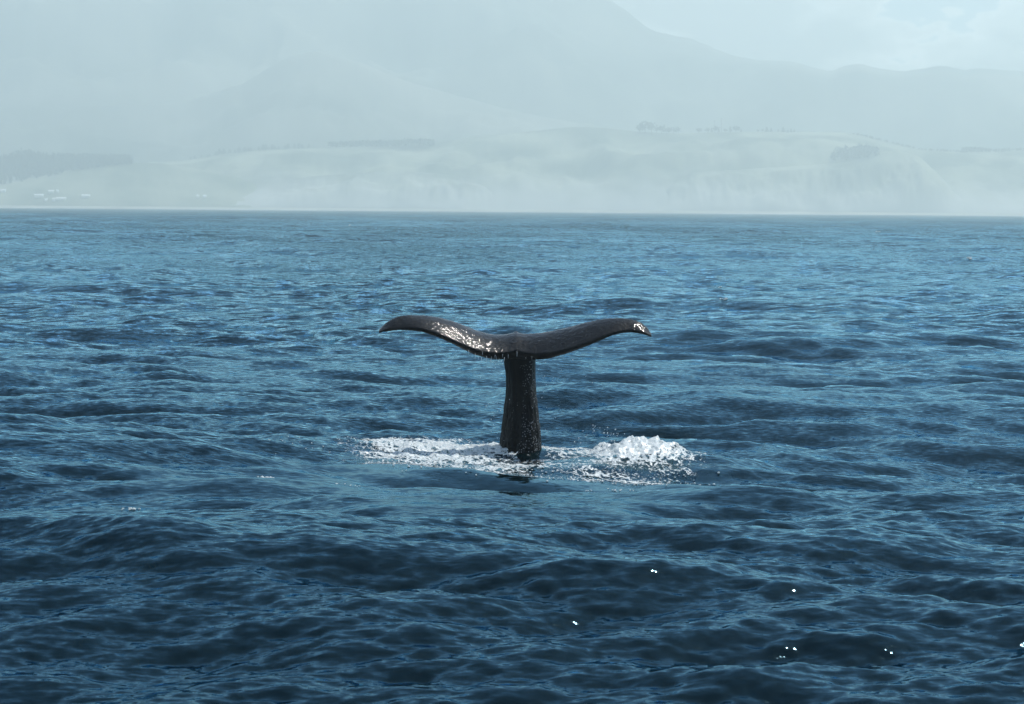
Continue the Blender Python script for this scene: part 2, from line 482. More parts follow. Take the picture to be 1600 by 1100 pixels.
# surf: broken lines of white water along the beach
sc_, sq = [], []
base = 0
for i in range(15):
    cx = -1500 + 3000 * RNG.random(); ln = 40 + 190 * RNG.random(); yy = 4600 + 45 * RNG.random(); hh = 0.25 + 0.6 * RNG.random() * (0.4 + 0.6 * (cx > 0))
    n = 24
    t = np.linspace(-1, 1, n)
    prof = np.sqrt(np.clip(1 - t * t, 0, 1)) * (0.65 + 0.5 * fbm(t * 4 + i * 3.3, t * 0 + i, 3))
    for k in range(n):
        x = cx + t[k] * ln; h = max(prof[k], 0.02) * hh
        sc_ += [(x, yy - 4, -0.3), (x, yy - 1.5, h * 0.7), (x, yy, h), (x, yy + 3, h * 0.4), (x, yy + 5, -0.3)]
    for k in range(n - 1):
        for q in range(4):
            a = base + k * 5 + q
            sq.append((a, a + 1, a + 6, a + 5))
    base += n * 5
tag(link('surf', np_mesh('surf', np.array(sc_), np.array(sq)), M_SURF), 'thin white line of surf breaking along the far beach', kind='stuff')

# --- trees
def conifer(bm, base, h, r, seed, tiers=6, n=7):
    rr = random.Random(seed)
    for k in range(tiers):
        f = k / tiers
        zb = h * (0.12 + 0.86 * f); zt = h * min(0.12 + 0.86 * (f + 1.9 / tiers), 1.0)
        rad = r * (1 - f) ** 0.85 + 0.12
        ring = []
        for j in range(n):
            a = 2 * math.pi * j / n + rr.random() * 0.5
            q = rad * (0.65 + 0.6 * rr.random())
            ring.append(bm.verts.new((base[0] + q * math.cos(a), base[1] + q * math.sin(a), base[2] + zb + (rr.random() - 0.5) * h * 0.06)))
        top = bm.verts.new((base[0] + (rr.random() - .5) * 0.2, base[1], base[2] + zt))
        for j in range(n):
            bm.faces.new((ring[j], ring[(j + 1) % n], top))
def broadleaf(bm, base, h, r, seed, n=46):
    rr = random.Random(seed)
    lobes = [(rr.uniform(-.55, .55) * r, rr.uniform(-.5, .5) * r, h * rr.uniform(0.45, 0.8), r * rr.uniform(0.4, 0.62)) for _ in range(7)]
    for _ in range(n):
        lx, ly, lz, lr = rr.choice(lobes)
        d = Vector((rr.gauss(0, 1), rr.gauss(0, 1), rr.gauss(0, 1))).normalized()
        c = Vector(base) + Vector((lx, ly, lz)) + d * lr * rr.uniform(0.5, 1.0)
        s = r * rr.uniform(0.16, 0.3)
        vs = []
        for q in range(5):
            e = Vector((rr.gauss(0, 1), rr.gauss(0, 1), rr.gauss(0, 1))).normalized() * s
            vs.append(bm.verts.new(c + e))
        for tri in ((0, 1, 2), (0, 2, 3), (0, 3, 4), (1, 2, 4)):
            try: bm.faces.new([vs[q] for q in tri])
            except ValueError: pass
def trunk_bm(h, r):
    bm = bmesh.new()
    bmesh.ops.create_cone(bm, cap_ends=True, segments=6, radius1=r, radius2=r * 0.35, depth=h + 1.5, matrix=Matrix.Translation((0, 0, (h - 1.5) / 2)))
    return bm
def bm_obj(name, bm, mat, parent=None):
    me = bpy.data.meshes.new(name)
    bm.to_mesh(me); bm.free()
    return link(name, me, mat, parent)

protos = {}
for kind in ('conifer', 'broad'):
    for v in range(4):
        bm = bmesh.new()
        if kind == 'conifer': conifer(bm, (0, 0, 0), 1.0, 0.24 + 0.04 * v, 50 + v)
        else: broadleaf(bm, (0, 0, 0), 1.0, 0.52 + 0.05 * v, 70 + v)
        mc = bpy.data.meshes.new('crown'); bm.to_mesh(mc); bm.free(); mc.materials.append(M_FOLI)
        bm = trunk_bm(0.85 if kind == 'conifer' else 0.6, 0.035)
        for vv in bm.verts: vv.co.z = max(vv.co.z, -0.15)
        mtk = bpy.data.meshes.new('trunk'); bm.to_mesh(mtk); bm.free(); mtk.materials.append(M_BARK)
        protos[kind, v] = (mc, mtk)
def tree(kind, p, h, label, group, name, wide=1.0):
    v = random.randrange(4)
    e = bpy.data.objects.new(name, None); COL.objects.link(e)
    e.location = p; e.scale = (h * wide, h * wide, h); e.rotation_euler.z = random.random() * 6.28
    mc, mtk = protos[kind, v]
    c = bpy.data.objects.new('crown', mc); COL.objects.link(c); c.parent = e
    k = bpy.data.objects.new('trunk', mtk); COL.objects.link(k); k.parent = e
    return tag(e, label, 'tree', group)
MPX = 5250 / F_PX                   # metres per photo pixel on the main ridge
def ridge_py(px): return float(np.interp(px, mpx, mpy))
# conifers climbing the ridge west of the windbreak
for px in np.linspace(300, 482, 26):
    px = px + random.uniform(-3, 3)
    hp = random.uniform(4.5, 9.5) if px > 340 else random.uniform(4, 7)
    p = at(px, ridge_py(px) + 0.8, 5235 + random.uniform(-10, 8))
    tree('conifer', p, hp * MPX * 1.1, 'small hazy conifer in the loose row along the ridge before the windbreak', 'conifers along the ridge', 'pine_tree', 1.3)
# round clump on the crest
for i, (px, hp) in enumerate([(1000, 14), (1008, 18), (1018, 17), (1026, 12), (1034, 15), (1042, 11), (1052, 13), (1060, 9)]):
    p = at(px, ridge_py(px) + 1.5, 5230 + random.uniform(-12, 10))
    tree('broad', p, hp * MPX, ('rounded tree at the outer west edge of the clump on the hill crest', 'tallest rounded tree in the clump on the hill crest',
         'second tallest tree, leaning against the tallest in the crest clump', 'low tree in the gap behind the tallest trees of the crest clump', 'tall tree just past the gap in the middle of the crest clump',
         'low rounded tree in the east half of the crest clump', 'broad rounded tree near the east end of the crest clump', 'lowest tree, the last one at the east end of the crest clump')[i], 'clump of trees on the hill crest', 'broadleaf_tree', 1.1)
for i, px in enumerate([1092, 1106, 1112, 1118, 1123, 1133, 1141, 1150, 1158]):
    p = at(px, ridge_py(px) + 0.8, 5235 + random.uniform(-8, 6))
    kd = random.choice(('conifer', 'broad'))
    tree(kd, p, random.choice((6, 8, 10)) * MPX, {'conifer': 'small pointed hazy tree', 'broad': 'small rounded hazy tree'}[kd] + ' on the skyline ' + ('before the two masts' if px < 1114 else 'right at the foot of the masts' if px < 1136 else 'just past the taller mast'), 'trees around the mast', 'skyline_tree', 1.0)
for i, px in enumerate([1184, 1192, 1198, 1205, 1216, 1224, 1231, 1236, 1241]):
    p = at(px, ridge_py(px) + 0.8, 5235 + random.uniform(-8, 6))
    kd = random.choice(('conifer', 'conifer', 'broad'))
    tree(kd, p, random.choice((5, 7, 9)) * MPX, {'conifer': 'small pointed hazy tree', 'broad': 'small rounded hazy tree'}[kd] + (' in the first cluster' if px < 1210 else ' in the second cluster') + ' on the flat skyline beyond the masts', 'trees on the flat skyline', 'skyline_tree', 1.0)

def wood(name, label, items, kindmix):
    bm = bmesh.new()
    for i, (p, h) in enumerate(items):
        if random.random() < kindmix: conifer(bm, p, h, h * random.uniform(0.2, 0.3), 1000 + i, tiers=5, n=6)
        else: broadleaf(bm, p, h, h * random.uniform(0.45, 0.6), 2000 + i, n=34)
    o = bm_obj(name, bm, M_FOLI)
    return tag(o, label, kind='stuff')
# dark plantation on the slope
top = [(-80, 236), (0, 240), (12, 236), (22, 234), (40, 231), (50, 232), (60, 234), (80, 236), (110, 237), (150, 238), (180, 239), (208, 239)]
bot = [(-80, 305), (0, 290), (50, 280), (105, 267), (160, 258), (208, 254)]
items = []
for i in range(1500):
    px = random.uniform(-75, 207)
    t0 = np.interp(px, *np.array(top).T); b0 = np.interp(px, *np.array(bot).T)
    f = random.random() ** 0.7
    hpx = random.uniform(8, 12) + (random.uniform(-1, 5) if f > 0.75 else 0)
    pyb = b0 + 3 + (t0 + hpx - b0 - 3) * f if b0 - t0 > hpx else b0 + 2
    p = ground(px, pyb, 4945 + 110 * f)
    items.append((p, hpx * 1.31))
wood('conifer_wood', 'dark conifer wood covering the slope above the pale grass', items, 0.85)
# clipped windbreak
items = []
for i in range(170):
    px = random.uniform(515, 676)
    p = at(px, np.interp(px, (513, 678), (230, 228.5)) + 0.6, 5220 + random.uniform(-8, 8))
    hp = np.interp(px, (513, 600, 640, 678), (9, 10.5, 12.5, 11.5)) + random.uniform(-1.0, 0.8)
    items.append((p, hp * MPX))
wood('windbreak', 'long even windbreak of trees on the hill ridge', items, 0.25)
items = []
for i in range(110):
    px = random.uniform(1300, 1372)
    lo = np.interp(px, (1300, 1320, 1372), (252, 253, 246)); hi = np.interp(px, (1300, 1312, 1345, 1372), (240, 230, 226, 228))
    f = random.random()
    items.append((ground(px, lo + (hi + 8 - lo) * f, 4985 + 70 * f), random.uniform(8, 12) * 1.3))
wood('copse', 'hazy copse in the fold behind the coastal bluff', items, 0.3)
items = []
for i in range(130):
    px = 1500 + 190 * random.random() ** 1.3
    hp = np.interp(px, (1500, 1512, 1535, 1560, 1690), (6, 10, 9, 6, 7)) * random.uniform(0.7, 1.1)
    items.append((at(px, ridge_py(px) + 2, 5225 + random.uniform(-14, 10)), hp * MPX))
wood('hilltop_wood', 'ragged hazy wood along the low hilltop behind the bluff', items, 0.4)
items = []
for i in range(120):
    px = 1330 + 170 * random.random()
    items.append((at(px, ridge_py(px) + 1.5, 5235 + random.uniform(-8, 8)), random.uniform(2.5, 4.5) * MPX))
wood('scrub', 'low scrub lining the descending hill ridge', items, 0.2)

# masts on the skyline
def mast(px, py_top, label):
    p = at(px, ridge_py(px) + 1, 5228); h = (ridge_py(px) - py_top) * MPX
    bm = bmesh.new()
    bmesh.ops.create_cone(bm, cap_ends=True, segments=6, radius1=0.8, radius2=0.35, depth=h, matrix=Matrix.Translation((0, 0, h / 2)))
    for k in (0.55, 0.8, 0.93):
        bmesh.ops.create_cube(bm, size=1, matrix=Matrix.Translation((0, 0, h * k)) @ Matrix.Diagonal((3.0, 0.5, 0.4, 1)))
    o = bm_obj('mast', bm, M_MAST); o.location = p
    tag(o, label, 'mast', 'masts on the hilltop')
mast(1127, 183, 'tall thin mast rising from the trees on the hill skyline')
mast(1116, 187, 'shorter thin mast just beside the taller one on the skyline')

# houses by the shore
def gable(L, W, H, name, mat, parent, roof=False):
    bm = bmesh.new()
    if not roof:
        bmesh.ops.create_cube(bm, size=1, matrix=Matrix.Translation((0, 0, H / 2 - 0.5)) @ Matrix.Diagonal((L, W, H + 1, 1)))
    else:
        e = 0.5
        v = [bm.verts.new(c) for c in ((-L / 2 - e, -W / 2 - e, H), (L / 2 + e, -W / 2 - e, H), (L / 2 + e, W / 2 + e, H), (-L / 2 - e, W / 2 + e, H),
                                      (-L / 2 - e, 0, H + W * 0.32), (L / 2 + e, 0, H + W * 0.32))]
        for f in ((0, 1, 5, 4), (2, 3, 4, 5), (1, 2, 5), (3, 0, 4), (3, 2, 1, 0)): bm.faces.new([v[i] for i in f])
    return bm_obj(name, bm, mat, parent)
M_TROOF = simple_mat('tin_roof', (0.85, 0.86, 0.86), 0.35)
houses = [(5, 297.5, 9, 7, 'small white house nearest the edge of the wood slope', 'house'),
          (61, 305.5, 17, 9, 'long low white shed with pale roof at the slope foot', 'shed'),
          (80, 298.5, 10, 7, 'pale house with white roof set highest above the sheds', 'house'),
          (90, 298, 4, 8, 'little white cottage beside the highest pale house', 'cottage'),
          (84, 311.5, 4.5, 9, 'bright white cube house closest to the water', 'house'),
          (95, 309.5, 20, 6, 'longest pale building stretched just behind the bright cube house', 'building'),
          (134, 305.5, 16, 7, 'pale barn standing alone beyond the cluster of houses', 'barn'),
          (72, 311, 5, 5, 'small grey cottage between the sheds near the water', 'cottage'),
          (309, 306, 4, 7, 'tiny white house paired with another under the headland', 'house'),
          (320, 306, 5, 7, 'slightly wider white house of the pair under the headland', 'house')]
for px, py, wp, hp, lab, cat in houses:
    D = 4770 if px < 200 else 4775
    k = D / F_PX
    p = ground(px, py + 2.5, D)
    e = bpy.data.objects.new('farm_' + cat, None); COL.objects.link(e); e.location = (p.x, p.y, p.z)
    tag(e, lab, cat, 'buildings along the far shore')
    hh = hp * 0.36 * k
    gable(wp * k * 0.8, 7, hh, 'wall', M_WALL, e); gable(wp * k * 0.8, 7, hh, 'roof', M_TROOF, e, True)
    # the bank each one stands on
# ------------------------------------------------------------------ whale
def loft(bm, rings):
    vr = [[bm.verts.new(c) for c in r] for r in rings]
    n = len(rings[0])
    for a, b in zip(vr[:-1], vr[1:]):
        for j in range(n):
            bm.faces.new((a[j], a[(j + 1) % n], b[(j + 1) % n], b[j]))
    bm.faces.new(vr[0][::-1]); bm.faces.new(vr[-1])
UP_L = [(806, 519), (790, 522.5), (770, 522.5), (750, 518), (730, 510), (710, 502), (690, 496.5), (670, 493), (650, 491.5), (635, 491.5), (620, 494), (606, 501), (597, 509), (592, 515)]
LO_L = [(806, 547), (790, 550.5), (770, 551), (755, 549), (740, 545), (720, 536.5), (700, 527.5), (685, 521), (670, 516), (655, 512.5), (640, 511.5), (620, 512), (606, 514), (592, 518)]
UP_R = [(804, 519), (820, 521.5), (840, 520.5), (865, 516.5), (890, 510.5), (915, 503.5), (935, 499), (955, 496.5), (970, 496.3), (985, 498), (1000, 502), (1009, 508), (1015, 515), (1018, 521)]
LO_R = [(804, 547), (820, 551), (840, 552.5), (860, 551), (880, 546.5), (905, 539), (930, 530), (945, 523.5), (958, 519), (972, 516), (986, 515), (1000, 517.5), (1009, 520.5), (1018, 524.5)]
def interp_curve(c, n):
    c = np.array(c, float)
    s = np.concatenate([[0], np.cumsum(np.abs(np.diff(c[:, 0])) + 0.35 * np.abs(np.diff(c[:, 1])))]); s /= s[-1]
    q = np.linspace(0, 1, n)
    a = np.stack([np.interp(q, s, c[:, 0]), np.interp(q, s, c[:, 1])], -1)
    for _ in range(3):
        b = a.copy(); b[1:-1] = (a[:-2] + 2 * a[1:-1] + a[2:]) / 4; a = b
    return a
def build_whale():
    bm = bmesh.new()
    NS = 60
    for up, lo, sg in ((UP_L, LO_L, -1), (UP_R, LO_R, 1)):
        u = interp_curve(up, NS); l = interp_curve(lo, NS)
        l[2:-3, 1] += 0.55 * fbm(l[2:-3, 0] * 0.11 + sg, l[2:-3, 0] * 0 + 3.3, 4)      # ragged trailing edge
        rings = []
        for i in range(NS):
            t = i / (NS - 1)
            yf = 37.23 - 0.39 * t ** 1.5            # leading edge, far side
            yn = 36.74 - 0.14 * math.sin(math.pi * min(t * 1.2, 1)) - 0.04 * t ** 2   # trailing edge, near side
            A = at(u[i, 0], u[i, 1], yf); B = at(l[i, 0], l[i, 1], yn)
            thick = 0.16 * (1 - t) ** 0.9 + 0.042
            edge = 0.040 * (1 - t) + 0.026
            if l[i, 1] - u[i, 1] < 8: thick = min(thick, 0.04); edge = 0.022
            ring = []
            chord = (B - A)
            nrm = Vector((1, 0, 0)).cross(chord).normalized()
            if nrm.z < 0: nrm = -nrm
            M = 14
            for k in range(M + 1):                   # top surface, far to near
                f = k / M
                camber = 0.16 * chord.length * (math.sin(math.pi * f ** 0.8)) * (0.55 - 0.25 * t)
                ring.append(A + chord * f + nrm * camber)
            for k in range(M, -1, -1):               # underside
                f = k / M
                camber = 0.16 * chord.length * (math.sin(math.pi * f ** 0.8)) * (0.55 - 0.25 * t)
                th = edge + (thick - edge) * math.sin(math.pi * (1 - f) ** 0.62) ** 0.8
                ring.append(A + chord * f + nrm * camber + Vector((0, 0.25, -1)).normalized() * th)
            if sg < 0: ring = ring[::-1]
            rings.append(ring)
        loft(bm, rings)
    # tail stock
    prof = [(900, 762, 885, 1.0), (740, 770, 857, 0.95), (722, 774, 851, 0.90), (700, 781, 846, 0.82), (670, 785, 843.5, 0.74), (640, 788, 840, 0.66), (615, 790.5, 837.5, 0.60),
            (590, 791, 836, 0.55), (570, 788.5, 836, 0.52), (556, 785.5, 837.5, 0.50), (545, 783, 840, 0.46), (534, 784, 840, 0.36)]
    rings = []
    # resample
    P = np.array(prof, float)
    ys = np.linspace(900, 534, 70)
    o = np.argsort(P[:, 0])
    for y_ in ys:
        a = np.interp(y_, P[o, 0], P[o, 1]); b = np.interp(y_, P[o, 0], P[o, 2]); dp = np.interp(y_, P[o, 0], P[o, 3])
        tt = np.clip((600 - y_) / 66, 0, 1)
        yc = 37.18 - 0.10 * tt
        L_ = at(a, y_, yc); R_ = at(b, y_, yc)
        c = (L_ + R_) / 2; hw = (R_ - L_).length / 2
        ring = []
        for j in range(40):
            an = 2 * math.pi * j / 40
            ca, sa = math.cos(an), math.sin(an)
            x = math.copysign(abs(ca) ** 0.85, ca) * hw
            y = math.copysign(abs(sa) ** 1.0, sa) * dp * 0.5
            # a rounded keel runs up the near side, a little west of centre
            if sa < 0:
                kx = (x / hw + 0.42) / 0.26
                y -= 0.05 * math.exp(-kx * kx)
                kx = (x / hw - 0.72) / 0.2
                y -= 0.03 * math.exp(-kx * kx)
            ring.append(Vector((c.x + x, c.y + y, c.z)))
        rings.append(ring)
    loft(bm, rings)
    # low ridge where the stock runs out over the flukes
    rings = []
    for i in range(16):
        f = i / 15
        p = at(806 - 3 * f, 520.5 + 11 * f, 37.25 - 0.26 * f)
        r = 0.036 * (1 - 0.7 * f)
        rings.append([p + Vector((1.25 * r * math.cos(2 * math.pi * j / 12), 0, r * math.sin(2 * math.pi * j / 12) + 0.01 * math.sin(math.pi * f))) for j in range(12)])
    loft(bm, rings)
    bmesh.ops.recalc_face_normals(bm, faces=bm.faces)
    me = bpy.data.meshes.new('whale_raw'); bm.to_mesh(me); bm.free()
    o = link('whale', me)
    r = o.modifiers.new('r', 'REMESH'); r.mode = 'VOXEL'; r.voxel_size = 0.0115; r.use_smooth_shade = True
    s = o.modifiers.new('s', 'SMOOTH'); s.factor = 0.5; s.iterations = 7
    dg = bpy.context.evaluated_depsgraph_get()
    m2 = bpy.data.meshes.new_from_object(o.evaluated_get(dg), depsgraph=dg)
    o.modifiers.clear(); o.data = m2; m2.name = 'whale'
    bpy.data.meshes.remove(me)
    n = len(m2.vertices)
    co = np.empty(n * 3, np.float32); m2.vertices.foreach_get('co', co); co = co.reshape(-1, 3)
    nr_ = np.empty(n * 3, np.float32); m2.vertices.foreach_get('normal', nr_); nr_ = nr_.reshape(-1, 3)
    # wrinkled skin on the stock: long vertical folds and small lumps; nicks in the fluke edges
    st = 1 - sstep(1.35, 1.6, co[:, 2])
    a = np.arctan2(co[:, 1] - 37.18, co[:, 0] - 0.1)
    fold = fbm(a * 4.5, co[:, 2] * 1.2, 4) * 0.026 + ridged(a * 5.0 + 2, co[:, 2] * 2.6, 4) * 0.012 + fbm(co[:, 0] * 14 + 3 * a, co[:, 2] * 11, 3) * 0.014
    fl = (1 - st) * (fbm(co[:, 0] * 5, co[:, 1] * 5, 4) * 0.006 + fbm(co[:, 0] * 22, co[:, 1] * 9 + co[:, 2] * 8, 3) * 0.003)
    co = co + nr_ * (st * fold * (0.3 + 0.7 * (1 - sstep(0.2, 1.5, co[:, 2]))) + fl)[:, None]
    m2.vertices.foreach_set('co', co.ravel()); m2.update()
    m2.polygons.foreach_set('use_smooth', np.ones(len(m2.polygons), bool))
    return o
def whale_mat():
    m, t, b = new_mat('wet_whale_skin')
    geo = N(t, 'ShaderNodeNewGeometry')
    n1 = N(t, 'ShaderNodeTexNoise'); n1.inputs['Scale'].default_value = 5; n1.inputs['Detail'].default_value = 7
    mp = N(t, 'ShaderNodeMapping'); mp.inputs['Scale'].default_value = (1, 1, 0.45)
    t.links.new(geo.outputs['Position'], mp.inputs['Vector']); t.links.new(mp.outputs[0], n1.inputs['Vector'])
    cr = N(t, 'ShaderNodeValToRGB')
    cr.color_ramp.elements[0].position = 0.3; cr.color_ramp.elements[0].color = (0.0024, 0.0028, 0.0034, 1)
    cr.color_ramp.elements[1].position = 0.75; cr.color_ramp.elements[1].color = (0.0075, 0.0082, 0.0094, 1)
    t.links.new(n1.outputs['Fac'], cr.inputs['Fac'])
    # pale flecks on the stock, gathered in streaks on one side
    v = N(t, 'ShaderNodeTexVoronoi'); v.inputs['Scale'].default_value = 34; v.inputs['Randomness'].default_value = 1
    t.links.new(geo.outputs['Position'], v.inputs['Vector'])
    vr = N(t, 'ShaderNodeMapRange'); vr.inputs['From Min'].default_value = 0.20; vr.inputs['From Max'].default_value = 0.34
    vr.inputs['To Min'].default_value = 1; vr.inputs['To Max'].default_value = 0
    t.links.new(v.outputs['Distance'], vr.inputs['Value'])
    n2 = N(t, 'ShaderNodeTexNoise'); n2.inputs['Scale'].default_value = 9; n2.inputs['Detail'].default_value = 4
    mp2 = N(t, 'ShaderNodeMapping'); mp2.inputs['Scale'].default_value = (1, 1, 0.22)
    t.links.new(geo.outputs['Position'], mp2.inputs['Vector']); t.links.new(mp2.outputs[0], n2.inputs['Vector'])
    sp = N(t, 'ShaderNodeSeparateXYZ'); t.links.new(geo.outputs['Position'], sp.inputs[0])
    xr = N(t, 'ShaderNodeMapRange'); xr.inputs['From Min'].default_value = -0.05; xr.inputs['From Max'].default_value = 0.28
    xr.inputs['To Min'].default_value = -0.14; xr.inputs['To Max'].default_value = 0.07
    t.links.new(sp.outputs['X'], xr.inputs['Value'])
    zr = N(t, 'ShaderNodeMapRange'); zr.inputs['From Min'].default_value = 1.35; zr.inputs['From Max'].default_value = 1.62
    zr.inputs['To Min'].default_value = 0; zr.inputs['To Max'].default_value = -0.4
    t.links.new(sp.outputs['Z'], zr.inputs['Value'])
    s1 = N(t, 'ShaderNodeMath', operation='ADD'); t.links.new(n2.outputs['Fac'], s1.inputs[0]); t.links.new(xr.outputs[0], s1.inputs[1])
    s2 = N(t, 'ShaderNodeMath', operation='ADD'); t.links.new(s1.outputs[0], s2.inputs[0]); t.links.new(zr.outputs[0], s2.inputs[1])
    mr = N(t, 'ShaderNodeMapRange'); mr.inputs['From Min'].default_value = 0.47; mr.inputs['From Max'].default_value = 0.62
    t.links.new(s2.outputs[0], mr.inputs['Value'])
    fl = N(t, 'ShaderNodeMath', operation='MULTIPLY'); t.links.new(vr.outputs[0], fl.inputs[0]); t.links.new(mr.outputs[0], fl.inputs[1])
    mx = N(t, 'ShaderNodeMix', data_type='RGBA'); mx.inputs['B'].default_value = (0.20, 0.21, 0.22, 1)
    t.links.new(fl.outputs[0], mx.inputs['Factor']); t.links.new(cr.outputs[0], mx.inputs['A'])
    t.links.new(mx.outputs['Result'], b.inputs['Base Color'])
    b.inputs['Roughness'].default_value = 0.48
    b.inputs['Specular IOR Level'].default_value = 0.04
    b.inputs['Coat Weight'].default_value = 0.7
    b.inputs['Coat Roughness'].default_value = 0.07
    b.inputs['Coat IOR'].default_value = 1.33
    # film of water: lens-like beads and runnels
    n3 = N(t, 'ShaderNodeTexNoise'); n3.inputs['Scale'].default_value = 17; n3.inputs['Detail'].default_value = 2.0; n3.inputs['Roughness'].default_value = 0.55
    t.links.new(geo.outputs['Position'], n3.inputs['Vector'])
    bp = N(t, 'ShaderNodeBump'); bp.inputs['Strength'].default_value = 0.5; bp.inputs['Distance'].default_value = 0.03
    t.links.new(n3.outputs['Fac'], bp.inputs['Height'])
    t.links.new(bp.outputs[0], b.inputs['Coat Normal'])
    # the film of water runs off the upright stock and stays on the spread flukes
    cw = N(t, 'ShaderNodeMapRange'); cw.inputs['From Min'].default_value = 1.35; cw.inputs['From Max'].default_value = 1.60
    cw.inputs['To Min'].default_value = 0.22; cw.inputs['To Max'].default_value = 0.70
    t.links.new(sp.outputs['Z'], cw.inputs['Value']); t.links.new(cw.outputs[0], b.inputs['Coat Weight'])
    b2 = N(t, 'ShaderNodeBump'); b2.inputs['Strength'].default_value = 0.35; b2.inputs['Distance'].default_value = 0.02
    t.links.new(n1.outputs['Fac'], b2.inputs['Height'])
    t.links.new(b2.outputs[0], b.inputs['Normal'])
    return m
whale = build_whale()
whale.data.materials.clear(); whale.data.materials.append(whale_mat())
tag(whale, 'wet black sperm whale tail raised upright with drooping flukes above churned foam', 'whale')

# ------------------------------------------------------------------ foam, spray
def foam_mat(lace):
    m, t, b = new_mat('foam_lace' if lace else 'foam_white')
    geo = N(t, 'ShaderNodeNewGeometry')
    n = N(t, 'ShaderNodeTexNoise'); n.inputs['Scale'].default_value = 20; n.inputs['Detail'].default_value = 6; n.inputs['Roughness'].default_value = 0.6
    t.links.new(geo.outputs['Position'], n.inputs['Vector'])
    cr = N(t, 'ShaderNodeValToRGB')
    cr.color_ramp.elements[0].position = 0.30; cr.color_ramp.elements[0].color = (0.42, 0.52, 0.56, 1)
    cr.color_ramp.elements[1].position = 0.62; cr.color_ramp.elements[1].color = (0.80, 0.84, 0.85, 1)
    t.links.new(n.outputs['Fac'], cr.inputs['Fac']); t.links.new(cr.outputs[0], b.inputs['Base Color'])
    b.inputs['Roughness'].default_value = 0.3
    bp = N(t, 'ShaderNodeBump'); bp.inputs['Strength'].default_value = 0.35; bp.inputs['Distance'].default_value = 0.025
    t.links.new(n.outputs['Fac'], bp.inputs['Height']); t.links.new(bp.outputs[0], b.inputs['Normal'])
    tr = N(t, 'ShaderNodeBsdfTranslucent'); t.links.new(cr.outputs[0], tr.inputs['Color']); t.links.new(bp.outputs[0], tr.inputs['Normal'])
    ms = N(t, 'ShaderNodeMixShader'); ms.inputs[0].default_value = 0.35
    t.links.new(b.outputs[0], ms.inputs[1]); t.links.new(tr.outputs[0], ms.inputs[2])
    res = ms.outputs[0]
    if lace:
        # froth: cells of open water between threads of bubbles
        at = N(t, 'ShaderNodeAttribute', attribute_name='cover')
        mp = N(t, 'ShaderNodeMapping'); mp.inputs['Scale'].default_value = (1, 0.55, 1)
        wn = N(t, 'ShaderNodeTexNoise'); wn.inputs['Scale'].default_value = 5; wn.inputs['Detail'].default_value = 3
        t.links.new(geo.outputs['Position'], wn.inputs['Vector'])
        wv = N(t, 'ShaderNodeVectorMath', operation='MULTIPLY_ADD'); wv.inputs[1].default_value = (0.25, 0.25, 0.1)
        t.links.new(wn.outputs['Color'], wv.inputs[0]); t.links.new(geo.outputs['Position'], wv.inputs[2])
        t.links.new(wv.outputs[0], mp.inputs['Vector'])
        v = N(t, 'ShaderNodeTexVoronoi', feature='DISTANCE_TO_EDGE'); v.inputs['Scale'].default_value = 8.5
        t.links.new(mp.outputs[0], v.inputs['Vector'])
        v2 = N(t, 'ShaderNodeTexVoronoi', feature='DISTANCE_TO_EDGE'); v2.inputs['Scale'].default_value = 22
        t.links.new(mp.outputs[0], v2.inputs['Vector'])
        def mth(op, a, b_, c=None):
            q = N(t, 'ShaderNodeMath', operation=op)
            for k, val in enumerate((a, b_, c)):
                if val is None: continue
                if hasattr(val, 'is_linked'): t.links.new(val, q.inputs[k])
                else: q.inputs[k].default_value = val
            return q.outputs[0]
        e = mth('MULTIPLY_ADD', v.outputs['Distance'], -1.5, mth('MULTIPLY', v2.outputs['Distance'], -0.8))
        e = mth('ADD', e, mth('MULTIPLY_ADD', n.outputs['Fac'], 1.3, -0.35))
        e = mth('ADD', e, at.outputs['Fac'])
        al = N(t, 'ShaderNodeMapRange', interpolation_type='SMOOTHSTEP'); al.inputs['From Min'].default_value = 0.34; al.inputs['From Max'].default_value = 0.70
        t.links.new(e, al.inputs['Value'])
        tp = N(t, 'ShaderNodeBsdfTransparent')
        m2 = N(t, 'ShaderNodeMixShader'); t.links.new(al.outputs[0], m2.inputs[0])
        t.links.new(tp.outputs[0], m2.inputs[1]); t.links.new(res, m2.inputs[2]); res = m2.outputs[0]
    t.links.new(res, t.nodes['Material Output'].inputs['Surface'])
    return m
M_LACE = foam_mat(True)
M_FOAM = foam_mat(False)
def sea_z(x, y):
    return sea(np.asarray(x, float), np.asarray(y, float))[2]
def foam_patch(name, label, x0, x1, y0, y1, hfun, rx=0.013, ry=0.022):
    xs = np.arange(x0, x1, rx); ys = np.arange(y0, y1, ry)
    gx, gy = np.meshgrid(xs, ys)
    X, Y, Z, *_ = sea(gx, gy)
    cov, h = hfun(gx, gy)
    jx = fbm(gx * 5, gy * 4, 3) * 0.06; jy = fbm(gx * 5 + 40, gy * 4, 3) * 0.06
    co = np.stack([X + jx, Y + jy, Z + 0.008 + h], -1).reshape(-1, 3)
    q = grid_quads(len(ys), len(xs))
    keep = (cov.ravel()[q] > -0.45).any(1)
    q = q[keep]
    used = np.unique(q); remap = np.full(len(co), -1); remap[used] = np.arange(len(used))
    me = np_mesh(name, co[used], remap[q])
    a_ = me.attributes.new('cover', 'FLOAT', 'POINT')
    a_.data.foreach_set('value', cov.ravel()[used].astype(np.float32))
    return tag(link(name, me, M_LACE), label, kind='stuff')
def lumps(x, y):
    return 0.6 * fbm(x * 3.2 + 2, y * 2.4, 3) + 0.30 * np.abs(perlin(x * 7 + 5, y * 5)) + 0.12 * np.abs(perlin(x * 15, y * 11)) + 0.06 * perlin(x * 34, y * 24)
